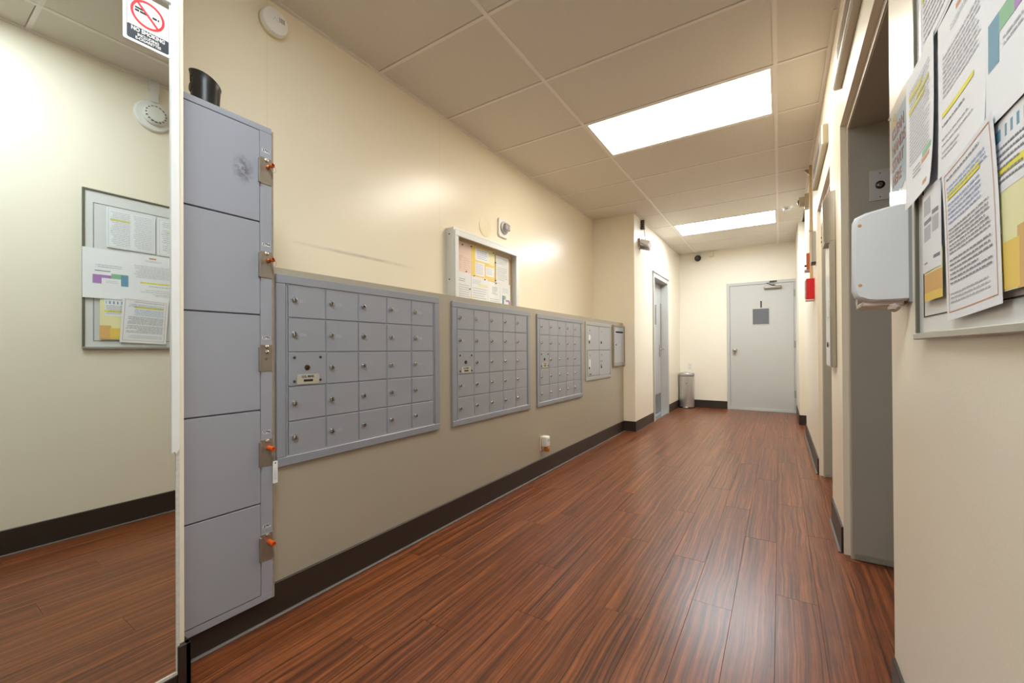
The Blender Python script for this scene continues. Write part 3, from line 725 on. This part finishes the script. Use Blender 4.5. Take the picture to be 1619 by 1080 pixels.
inside('white centred-text flyer in the framed case', .49, .498, .20, .30, paper, [T(.3, .12, .7, .35, 5, inkd), T(.15, .45, .85, .85, 7)], .0025)
inside('white sheet with teal and purple chart in the framed case', .665, .505, .165, .33, paper, [R_(.2, .32, .37, .62, tealp), R_(.37, .32, .55, .42, greenp), R_(.55, .42, .92, .47, purplep), R_(.82, .45, .97, .62, purplep), T(.2, .12, .8, .25, 3)], .0035)
G2 = 'push pins in the framed notice case'
pinm = mat('pin_red_brown', (150, 96, 70), .4)
PINS = [(.10, .735, 'dark push pin by the outer corner of the pink notice'), (.155, .728, 'dark push pin near the middle of the pink notice heading'), (.262, .735, 'dark push pin between the pink notice and the gold-edged sheet'),
        (.20, .530, 'red-brown push pin in the lower edge of the pink notice'), (.30, .512, 'red-brown push pin in the lower gold border corner'), (.565, .742, 'dark push pin in the top edge of the gold-edged sheet'),
        (.592, .665, 'dark push pin between the gold-edged sheet and the pale sheet'), (.592, .515, 'dark push pin at the lower corner of the gold-edged sheet'), (.44, .50, 'dark push pin in top edge of the pale yellow banded sheet'),
        (.60, .49, 'dark push pin in the top edge of the centred-text flyer'), (.245, .40, 'red-brown push pin beside the white text sheet in the case')]
for i, (px, pz, lb) in enumerate(PINS):
    o = obj('push_pin', lathe(new(), [(.002, 0), (.005, .002), (.0035, .006), (.0055, .010), (.0005, .011)], (0, 0, 0), 'y', 10), pinm if 'red' in lb else blackm, None, True)
    o.location = (YB_+.004, cx0+px, cz0+pz); o.rotation_euler.z = LEFT
    tag(o, lb, 'push pin', G2)

# cover plate and strobe
t = thing('cover_plate', 'cream painted round blank plate beside the fire strobe', 'cover plate', (XL, 2.80, 2.045), LEFT)
obj('disc', lathe(new(), [(.082, 0), (.082, .003), (.078, .005), (.001, .005)], axis='y', seg=40), mat('cover_cream', (232, 220, 186), .4), t, True)
obj('screw', lathe(new(), [(.004, .004), (.003, .006)], axis='y', seg=10), mat('screw_cream', (214, 200, 168), .4), t)
t = thing('fire_strobe', 'white fire alarm strobe with clear lens above the notice case', 'strobe', (XL, 3.055, 2.095), LEFT)
obj('base', rrect(new(), -.078, .078, -.082, .082, .028, -.018, 0), white, t)
obj('lens_seat', lathe(new(), [(.058, .016), (.055, .03), (.046, .036), (.001, .037)], axis='y', seg=28), mat('strobe_grey', (188, 184, 180), .3, var=.1), t, True)
obj('lens', lathe(new(), [(.040, .034), (.040, .05), (.028, .062), (.001, .064)], axis='y', seg=14), mat('strobe_lens', (200, 196, 200), .15, metal=.2, var=.5, scale=60), t)
b = new()
for q in range(8): bx(b, -.04+.011*q, -.036+.011*q, -.0655 + abs(q-3.5)*.003, -.05, -.026, .026)
obj('reflector_fins', b, mat('fin_dark', (104, 98, 102), .3), t)

# spot lamp on stub wall
t = thing('spot_lamp', 'small pale box lamp on bracket high on the stub wall', 'lamp', (XST, 5.36, 2.30), LEFT)
pl = mat('pale_pink_metal', (250, 246, 244), .4)
obj('wall_plate', bx(new(), -.01, .01, -.025, 0, .03, .14, .002), mat('plate_mauve', (160, 140, 146), .4), t)
hb = bx(new(), -.06, .06, -.075, .055, -.03, .03, .004)
o = obj('lamp_head', hb, pl, t); o.location = (.085, -.06, .075); o.rotation_euler = (math.radians(24), math.radians(24), 0)
o2 = obj('visor', bx(new(), -.07, .075, -.085, .06, -.042, -.034, .002), mat('visor_grey', (170, 170, 172), .4), t); o2.location = (.095, -.065, .055); o2.rotation_euler = (math.radians(20), math.radians(-18), 0)
obj('stem', tube(new(), [(0, -.01, .07), (.05, -.04, .06), (.085, -.06, .06)], .01), pl, t)
_o = Vector((.13, 0, .30))
b = bx(new(), -.02, .02, -.045, 0, 0, .10, .004); bx(b, -.035, .015, -.05, 0, -.022, .002, .003); o = obj('cable_clamp', b, mat('clamp_brown', (74, 62, 58), .5), t); o.location = _o
o = obj('cable', tube(new(), [(.005, -.03, 0), (.03, -.035, -.04), (.045, -.04, -.09), (.04, -.045, -.15), (.01, -.055, -.19), (-.01, -.06, -.205)], .0035, 6), mat('cable_grey', (112, 108, 106), .5), t); o.location = _o

# trash can
t = thing('trash_can', 'brushed steel step trash can in the far corner', 'trash can', (-1.375, 7.82, 0), 0)
R0 = .122
obj('body', lathe(new(), [(R0-.002, .012), (R0, .02), (R0, .545), (R0-.003, .548)], seg=48), mat('can_steel', (204, 201, 196), .3, metal=.7, var=.08, scale=5, stretch=(20, 20, .3)), t, True)
obj('base_ring', lathe(new(), [(R0+.003, 0), (R0+.005, .006), (R0+.004, .018), (R0-.004, .02)], seg=48), blackm, t, True)
obj('collar', lathe(new(), [(R0-.004, .545), (R0-.004, .556), (R0-.02, .557)], seg=48), mat('collar_dark', (96, 92, 86), .4), t, True)
obj('lid', lathe(new(), [(R0+.001, .555), (R0+.004, .56), (R0+.004, .59), (R0-.006, .606), (.03, .618), (.001, .618)], seg=48), mat('lid_grey', (176, 174, 168), .35, metal=.5), t, True)
pd_ = new(); bx(pd_, -.045, .045, -R0-.045, -R0+.01, .006, .018, .004, 2); obj('pedal', pd_, chrome, t, True)
obj('badge', lathe(new(), [(.009, 0), (.009, .002)], (.016, -R0+.001, .43), 'y', 14), mat('badge_violet', (110, 96, 200), .3), t)
t = thing('wall_outlet', 'white outlet plate on the end wall above the trash can', 'outlet', (-1.345, YF, .66), FAR)
obj('plate', bx(new(), -.036, .036, -.006, 0, 0, .115, .003), mat('outlet_offwhite', (232, 226, 216), .4), t)
for z in (.034, .08): obj('socket', rrect(new(), -.016, .016, z-.013, z+.013, .008, -.008, -.004), mat('socket_face', (214, 206, 196), .4), t)

# camera and box on far wall
t = thing('dome_camera', 'black eyeball security camera under the ceiling on the end wall', 'camera', (-1.195, YF, 2.61), FAR)
obj('mount', lathe(new(), [(.045, 0), (.045, .02), (.035, .03)], (0, 0, .05), 'y', 24), white, t, True)
obj('ball', lathe(new(), [(.005, 0), (.035, .006), (.05, .022), (.055, .045), (.05, .068), (.04, .08), (.038, .078), (.001, .076)], (0, -.012, .0), 'y', 28), blackm, t, True)
obj('lens', lathe(new(), [(.018, .088), (.016, .093), (.001, .094)], (0, -.0, .0), 'y', 20), mat('lens_grey', (90, 88, 92), .1), t, True)
t = thing('junction_box', 'small cream box at ceiling line beside the black camera', 'box', (-.985, YF, 2.615), FAR)
obj('body', bx(new(), -.035, .035, -.05, 0, 0, .085, .003), mat('junction_cream', (226, 214, 190), .4), t)
obj('conduit', tube(new(), [(.04, -.02, .085), (.05, -.02, .095), (.05, -.02, .1)], .006), MATS['junction_cream'], t)
# ceiling smoke detector
t = thing('ceiling_detector', 'white round smoke detector on ceiling by the end light', 'smoke detector', (.085, 5.98, CEIL-.0), 0)
obj('base', lathe(new(), [(.05, -.012), (.055, -.004), (.055, .0)], seg=28), white, t, True)
obj('head', lathe(new(), [(.018, -.042), (.035, -.038), (.042, -.012), (.042, -.010)], seg=28), mat('detector_head', (222, 220, 222), .35), t, True)
obj('led_window', bx(new(), -.01, .008, -.040, -.034, -.036, -.024), inkg, t)

# ================================================================== RIGHT WALL THINGS
# conduit detector seen in the mirror
t = thing('wall_detector', 'white round detector with conduit on wall above the notice board', 'smoke detector', (XRN, .995, 2.50), RIGHT)
obj('base', lathe(new(), [(.094, 0), (.094, .012), (.088, .02), (.06, .024)], axis='y', seg=40), white, t, True)
obj('head', lathe(new(), [(.062, .02), (.062, .04), (.05, .052), (.042, .06), (.001, .062)], axis='y', seg=40), mat('detector_pale', (226, 224, 216), .4), t, True)
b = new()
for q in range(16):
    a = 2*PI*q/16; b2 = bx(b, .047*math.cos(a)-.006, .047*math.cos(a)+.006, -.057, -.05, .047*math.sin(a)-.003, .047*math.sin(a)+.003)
obj('vents', b, mat('vent_shade_grey', (96, 96, 98), .6), t)  # solid blocks; dark grey paints in the shade of open vent slots
obj('conduit', bx(new(), -.02, .02, -.03, 0, .085, .214, .002), mat('conduit_white', (224, 224, 220), .4), t)
obj('conduit_fitting', bx(new(), -.025, .025, -.036, 0, .15, .214, .003), MATS['conduit_white'], t)

# notice board
by0, by1, bz0, bz1 = 1.29, .676, 1.045, 1.957      # viewer-left edge, viewer-right edge
bw, bh = by0-by1, bz1-bz0
t = thing('notice_board', 'white glass-fronted notice board with olive frame beside the dispenser', 'notice board', (XRN, by0, bz0), RIGHT)
obj('frame', frame_bm(new(), 0, bw, 0, bh, .010, -.016, 0, .001), olive, t)
obj('panel', bx(new(), .004, bw-.004, -.010, -.001, .004, bh-.004), whiteboard, t)
obj('inner_line', frame_bm(new(), .045, bw-.045, .045, bh-.075, .0022, -.0112, -.009), darkm, t)
obj('bottom_rail', bx(new(), .0, bw, -.020, -.008, -.002, .012, .002), mat('rail_silver', (180, 178, 170), .35, metal=.6), t)
G3 = 'papers taped over the notice board'
XP = XRN - .0165
def onboard(label, yl, zt, w_, h_, mt, items, curl=0, at='bottom', lift=0, tilt=0):
    return sheet('notice_sheet', label, (XP, yl, zt-h_), RIGHT, w_, h_, mt, items, curl, at, G3, tilt, lift=lift)
onboard('white two-column printed sheet high on the notice board', 1.0, 1.872, .225, .235, paper, [('line', .04, .03, .97, .97, inkg), T(.07, .08, .47, .94, 20), T(.53, .08, .93, .94, 20), R_(.53, .28, .93, .32, hily)])
onboard('white sheet with yellow highlights high on the notice board', 1.215, 1.868, .205, .235, paper, [('line', .05, .03, .95, .97, inkg), T(.1, .08, .9, .92, 16), R_(.08, .1, .6, .14, hily), R_(.08, .34, .75, .38, hily), R_(.08, .5, .5, .54, hily)])
onboard('pale yellow sheet with amber lower band under the chart', .872, 1.335, .125, .235, yellowp, [R_(0, .72, 1, .99, goldp), R_(.1, .0, .85, .42, paper), R_(.1, .05, .8, .12, tealp), T(.12, .15, .8, .38, 6, inkd), R_(.2, .28, .85, .33, hily)], lift=.001)
onboard('amber envelope sheet low on the notice board', .845, 1.18, .10, .08, amberp, [], lift=.0016)
onboard('pale yellow sheet with amber fold near the dispenser', 1.205, 1.215, .115, .095, yellowp, [R_(0, .42, 1, .82, amberp), R_(0, .82, 1, 1, goldp)], lift=.001)
onboard('small white form with grey boxes near the dispenser', 1.212, 1.345, .12, .165, paper, [R_(.1, .1, .5, .3, inkg), R_(.1, .36, .55, .41, inkd), R_(.6, .3, .9, .35, inkd), R_(.1, .44, .5, .62, inkg), R_(.6, .38, .9, .56, inkg), R_(.1, .88, .3, .9, inkd), R_(.65, .84, .95, .88, inkd)], lift=.0018)
onboard('white sheet with yellow highlights and small chart by the dispenser', 1.328, 1.645, .205, .30, paper, [T(.15, .12, .9, .7, 22), R_(.12, .16, .6, .20, hily), R_(.12, .26, .7, .30, hily), R_(.4, .22, .85, .25, hily), R_(.62, .70, .95, .74, greenp), R_(.6, .75, .9, .78, orangep), T(.3, .74, .6, .82, 3, inkd), R_(.7, .92, .86, .95, orangep)], curl=.008, lift=.002)
onboard('white letter with a single yellow highlighted line', 1.097, 1.625, .218, .285, paper, [R_(.42, .06, .58, .09, orangep), T(.3, .12, .7, .16, 2), T(.12, .24, .92, .52, 9), R_(.1, .60, .78, .63, hily), T(.1, .67, .6, .70, 1, inkd), T(.1, .76, .7, .78, 1, inkd), T(.1, .80, .8, .82, 1, inkd), T(.1, .84, .5, .90, 2)], curl=.004, lift=.0015)
onboard('white sheet with teal, green and purple staircase chart', .884, 1.62, .21, .285, paper, [T(.2, .3, .75, .38, 2), R_(.06, .48, .22, .72, tealp), R_(.22, .48, .42, .58, greenp), R_(.42, .52, .80, .58, purplep), R_(.62, .56, .80, .70, purplep), T(.28, .62, .58, .68, 2), R_(.44, .43, .76, .45, inkd)], curl=.004, lift=.002)
onboard('orange-bordered text sheet with yellow highlighted heading', 1.052, 1.340, .222, .268, paper, [('line', .05, .03, .95, .95, orangep), T(.1, .06, .8, .09, 1, inkd), T(.1, .12, .88, .2, 3, inkb), R_(.1, .17, .75, .21, hily), T(.1, .23, .75, .38, 5, inkb), T(.1, .40, .9, .58, 7, inkd), T(.1, .60, .9, .78, 6, inkd), T(.1, .82, .85, .90, 3)], curl=.004, at='top', lift=.0035, tilt=-.055)

# clean hands sign
t = thing('hand_hygiene_sign', 'blue clean hands poster in plastic sleeve above the dispenser', 'sign', (XRN, 1.60, 1.395), RIGHT)
obj('backing', bx(new(), 0, .215, -.0012, 0, 0, .29, .0004), white, t)
b = new(); prism(b, [(.012, .060), (.03, .052), (.05, .060), (.07, .048), (.09, .058), (.12, .050), (.15, .060), (.18, .050), (.203, .058), (.203, .268), (.012, .268)], -.0018, -.001); obj('blue_print', b, skyblue, t)
obj('cartoon_hand', lathe(new(), [(.024, .0018), (.024, .0022)], (.05, 0, .255), 'y', 18), mat('print_yellow', (220, 196, 120), .6), t)
for i, s in enumerate(('CLEAN', 'HANDS', 'START', 'HERE')):
    put_text(s, .042, maroon, t, (.025, -.0022, .222-.043*i), .0008, align='LEFT')
obj('plastic_sleeve', bx(new(), -.005, .222, -.0036, -.0030, -.004, .30), glassy('sleeve_plastic'), t)
obj('tack', lathe(new(), [(.003, .003), (.004, .006), (.001, .008)], (.006, 0, .285), 'y', 10), chrome, t)

# paper towel / soap dispenser
t = thing('towel_dispenser', 'white boxy hand towel dispenser with rust spots by the notice board', 'dispenser', (XRN, 1.515, 1.142), RIGHT)
disp = mat('dispenser_white', (226, 227, 228), .3, var=.015, scale=10)
b = new(); dp = .113
prof = [(0, .0), (0, .243), (-.03, .243), (-.085, .232), (-.107, .222), (-dp, .208), (-dp-.002, .03), (-dp+.004, .012), (-.09, .003), (-.075, .0)]  # (y,z)
n = len(prof); ga = []
xs = [0, .006, .03, .107, .117, .122]; ins = [.034, .026, .014, 0, .003, .009]
for x, i_ in zip(xs, ins):
    ga.append([b.verts.new((x, y + (i_ if y < -.02 else 0)*.9, z - (min(i_, .012)*.6 if z > .1 else -min(i_, .012)*.6))) for y, z in prof])
for A_, B_ in zip(ga, ga[1:]):
    for k_ in range(n): b.faces.new((A_[k_], A_[(k_+1) % n], B_[(k_+1) % n], B_[k_]))
b.faces.new(ga[0]); b.faces.new(list(reversed(ga[-1])))
obj('cover', b, disp, t, True)
obj('back_plate', bx(new(), -.001, .125, -.006, 0, -.004, .236), mat('dispenser_back_grey', (150, 152, 150), .4), t)
rust = mat('rust_orange', (206, 150, 92), .7, var=.2, scale=120)
for z in (.198, .044):
    o = obj('rust_spot', lathe(new(), [(.0055, 0), (.003, .0008)], (0, 0, 0), 'y', 12), rust, t); o.location = (.1216, -.0985, z); o.rotation_euler.z = PI/2
b = new(); bx(b, .012, .112, -.092, -.012, -.012, .004, .004); obj('underside', b, mat('dispenser_under', (206, 190, 178), .6), t)
b = new()
bmesh.ops.create_icosphere(b, subdivisions=2, radius=.013)
for v in b.verts: v.co += v.co.normalized()*random.uniform(-.004, .004); v.co.z *= .8
o = obj('towel_tuft', b, mat('tissue_pinkish', (196, 176, 164), .8, var=.15, scale=80), t); o.location = (.104, -.030, -.014)
o = obj('torn_edge', prism(new(), [(0, .05), (.006, .0), (.012, .03), (.02, -.012), (.026, .02), (.03, .05)], -.0015, 0), mat('torn_paper_edge', (230, 222, 210), .8), t); o.location = (.085, -dp+.010, -.004)

# key switch plate on the reveal
t = thing('key_switch_plate', 'brushed steel key switch plate on the grey elevator reveal', 'switch plate', (.405, 2.602, 1.722), FAR)
obj('plate', bx(new(), -.0385, .0385, -.004, 0, 0, .145, .0012), steel, t)
obj('bezel', lathe(new(), [(.0185, .003), (.0185, .007), (.014, .008), (.012, .005), (.001, .005)], (0, 0, .073), 'y', 28), blackm, t, True)
obj('key_barrel', lathe(new(), [(.0105, .004), (.0105, .010), (.008, .012), (.001, .012)], (0, 0, .073), 'y', 20), chrome, t, True)
obj('keyhole', bx(new(), -.001, .001, -.0132, -.0115, .067, .079), darkm, t)
for z in (.016, .128): obj('screw', lathe(new(), [(.003, .003), (.0025, .005), (.0004, .0055)], (0, 0, z), 'y', 10), MATS['bolt_gunmetal'], t)

# elevator hall indicators
for n, (ya, yb) in enumerate(((1.66, 2.58), (3.21, 4.13))):
    t = thing('hall_indicator', 'long steel floor indicator above %s elevator opening' % ('the nearer' if n == 0 else 'the farther'), 'indicator', (XR, yb, 2.285), RIGHT, 'elevator floor indicators')
    ln = yb-ya
    b = new(); bx(b, 0, ln, -.030, 0, 0, .125, .003); obj('housing', b, jamblight if n == 0 else mat('indicator_beige', (178, 168, 142), .4), t)
    obj('face', bx(new(), .006, ln-.006, -.0335, -.029, .006, .119, .001), mat('indicator_face_steel', (222, 222, 222), .22, metal=.7), t)
    obj('display', bx(new(), ln*.22, ln*.78, -.0345, -.033, .035, .095), mat('indicator_display', (74, 74, 78), .2), t)

# call station: hooded phone box and long plate
t = thing('hooded_phone_box', 'rounded steel hooded box above the elevator call plate', 'box', (XR, 3.0, 1.602), RIGHT)
b = new(); P_ = [(0, 0), (0, .29), (-.035, .285), (-.050, .262), (-.056, .20), (-.056, .015), (-.05, 0)]
xs = (.0, .012, .118, .13)
ga = [[b.verts.new((x, y*(.9 if x in (0, .13) else 1), z - (.006 if (x in (0, .13) and z > .2) else 0))) for y, z in P_] for x in xs]
for A_, B_ in zip(ga, ga[1:]):
    for k_ in range(len(P_)): b.faces.new((A_[k_], A_[(k_+1) % len(P_)], B_[(k_+1) % len(P_)], B_[k_]))
b.faces.new(ga[0]); b.faces.new(list(reversed(ga[-1])))
obj('hood', b, mat('hood_steel', (190, 180, 164), .22, metal=.85, var=.04), t, True)
obj('mouth', bx(new(), .012, .118, -.05, -.006, -.008, .004, .002), mat('mouth_steel', (160, 152, 138), .4, metal=.4), t)
for z in (.03, .055): obj('keyhole', lathe(new(), [(.006, 0), (.006, .003)], (.03, -.055, z), 'y', 10), darkm, t)
t = thing('call_plate', 'long vertical steel elevator call plate below the hooded box', 'call plate', (XR, 3.10, .92), RIGHT)
obj('plate', bx(new(), 0, .235, -.026, 0, 0, .695, .003), mat('call_steel', (186, 180, 168), .25, metal=.8, var=.05), t)
obj('face', bx(new(), .008, .227, -.029, -.024, .008, .687, .001), MATS['indicator_face_steel'], t)
obj('call_button', lathe(new(), [(.016, 0), (.016, .004), (.010, .007), (.001, .007)], (.12, -.028, .125), 'y', 20), blackm, t, True)
obj('button_ring', lathe(new(), [(.022, 0), (.022, .003), (.016, .004)], (.12, -.0265, .125), 'y', 20), chrome, t, True)
obj('speaker_grille', bx(new(), .07, .17, -.0295, -.028, .28, .38), MATS['vent_grey'], t)

# fire alarm pull, red bell, plate, conduit, corner camera
t = thing('fire_alarm_pull', 'bright red fire alarm box on wall past the second elevator', 'fire alarm', (XR, 4.62, 1.455), RIGHT)
obj('housing', bx(new(), 0, .105, -.060, 0, 0, .185, .004, 2), redm, t)
obj('pull_bar', bx(new(), .015, .09, -.070, -.055, .06, .085, .003), white, t)
obj('front_cover', bx(new(), .006, .099, -.068, -.058, .012, .173, .003), mat('alarm_cover_grey', (190, 176, 172), .3), t)
obj('bottom_lip', bx(new(), .0, .105, -.064, -.002, -.010, .002, .002), mat('alarm_lip', (214, 190, 184), .5), t)
t = thing('red_alarm_bar', 'narrow orange-red bar fixture behind the steel plate on elevator wall', 'alarm bar', (XR, 5.05, 1.79), RIGHT)
obj('bar', bx(new(), 0, .05, -.034, 0, 0, .165, .003), mat('orange_red_enamel', (196, 92, 48), .4), t)
obj('end_cap', bx(new(), -.004, .054, -.05, 0, -.02, .004, .003), mat('cap_mauve', (170, 140, 140), .4), t)
obj('button', lathe(new(), [(.01, .03), (.01, .05)], (.02, 0, .045), 'y', 12), darkm, t)
t = thing('steel_plate', 'narrow steel access plate on wall past the second elevator', 'plate', (XR, 4.42, 1.75), RIGHT)
obj('plate', bx(new(), 0, .11, -.030, 0, 0, .255, .002), MATS['call_steel'], t)
obj('foot', bx(new(), .004, .106, -.032, 0, -.015, .002, .002), MATS['bolt_gunmetal'], t)
t = thing('wall_conduit', 'tan painted conduit running from ceiling down to red alarm', 'conduit', (XR, 4.74, 1.50), RIGHT)
obj('pipe', bx(new(), 0, .03, -.022, 0, 0, 1.21, .003), mat('conduit_tan', (206, 178, 134), .4), t)
obj('strap', bx(new(), -.008, .038, -.025, 0, .6, .615, .001), MATS['conduit_tan'], t)
t = thing('bullet_camera', 'beige bullet security camera on elevator wall below the ceiling', 'camera', (XR, 5.04, 2.44), RIGHT)
beige = mat('camera_beige', (190, 176, 146), .4)
obj('mount', bx(new(), -.04, .05, -.045, 0, -.04, .10, .004), beige, t)
obj('arm', tube(new(), [(.0, -.04, .04), (.0, -.07, .04)], .018, 12), beige, t)
b = new(); lathe(b, [(.046, .045), (.048, .05), (.048, .085), (.04, .09), (.038, .084), (.001, .084)], (.0, 0, .035), 'y', 24); obj('housing', b, beige, t, True)
obj('lens', lathe(new(), [(.024, .084), (.022, .10), (.001, .104)], (0, 0, .035), 'y', 18), blackm, t, True)
t = thing('ceiling_bracket', 'small triangular beige bracket where elevator wall meets the ceiling', 'bracket', (XR, 4.86, 2.62), RIGHT)
b = new()
a_ = [b.verts.new((x, y, z)) for x in (0, .03) for y, z in ((0, .085), (-.05, .085), (0, .02))]
b.faces.new(a_[:3]); b.faces.new(list(reversed(a_[3:])))
for i in range(3): b.faces.new((a_[i], a_[i+3], a_[(i+1) % 3 + 3], a_[(i+1) % 3]))
obj('gusset', b, beige, t); obj('tab', bx(new(), .0, .03, -.052, 0, .083, .093), beige, t)
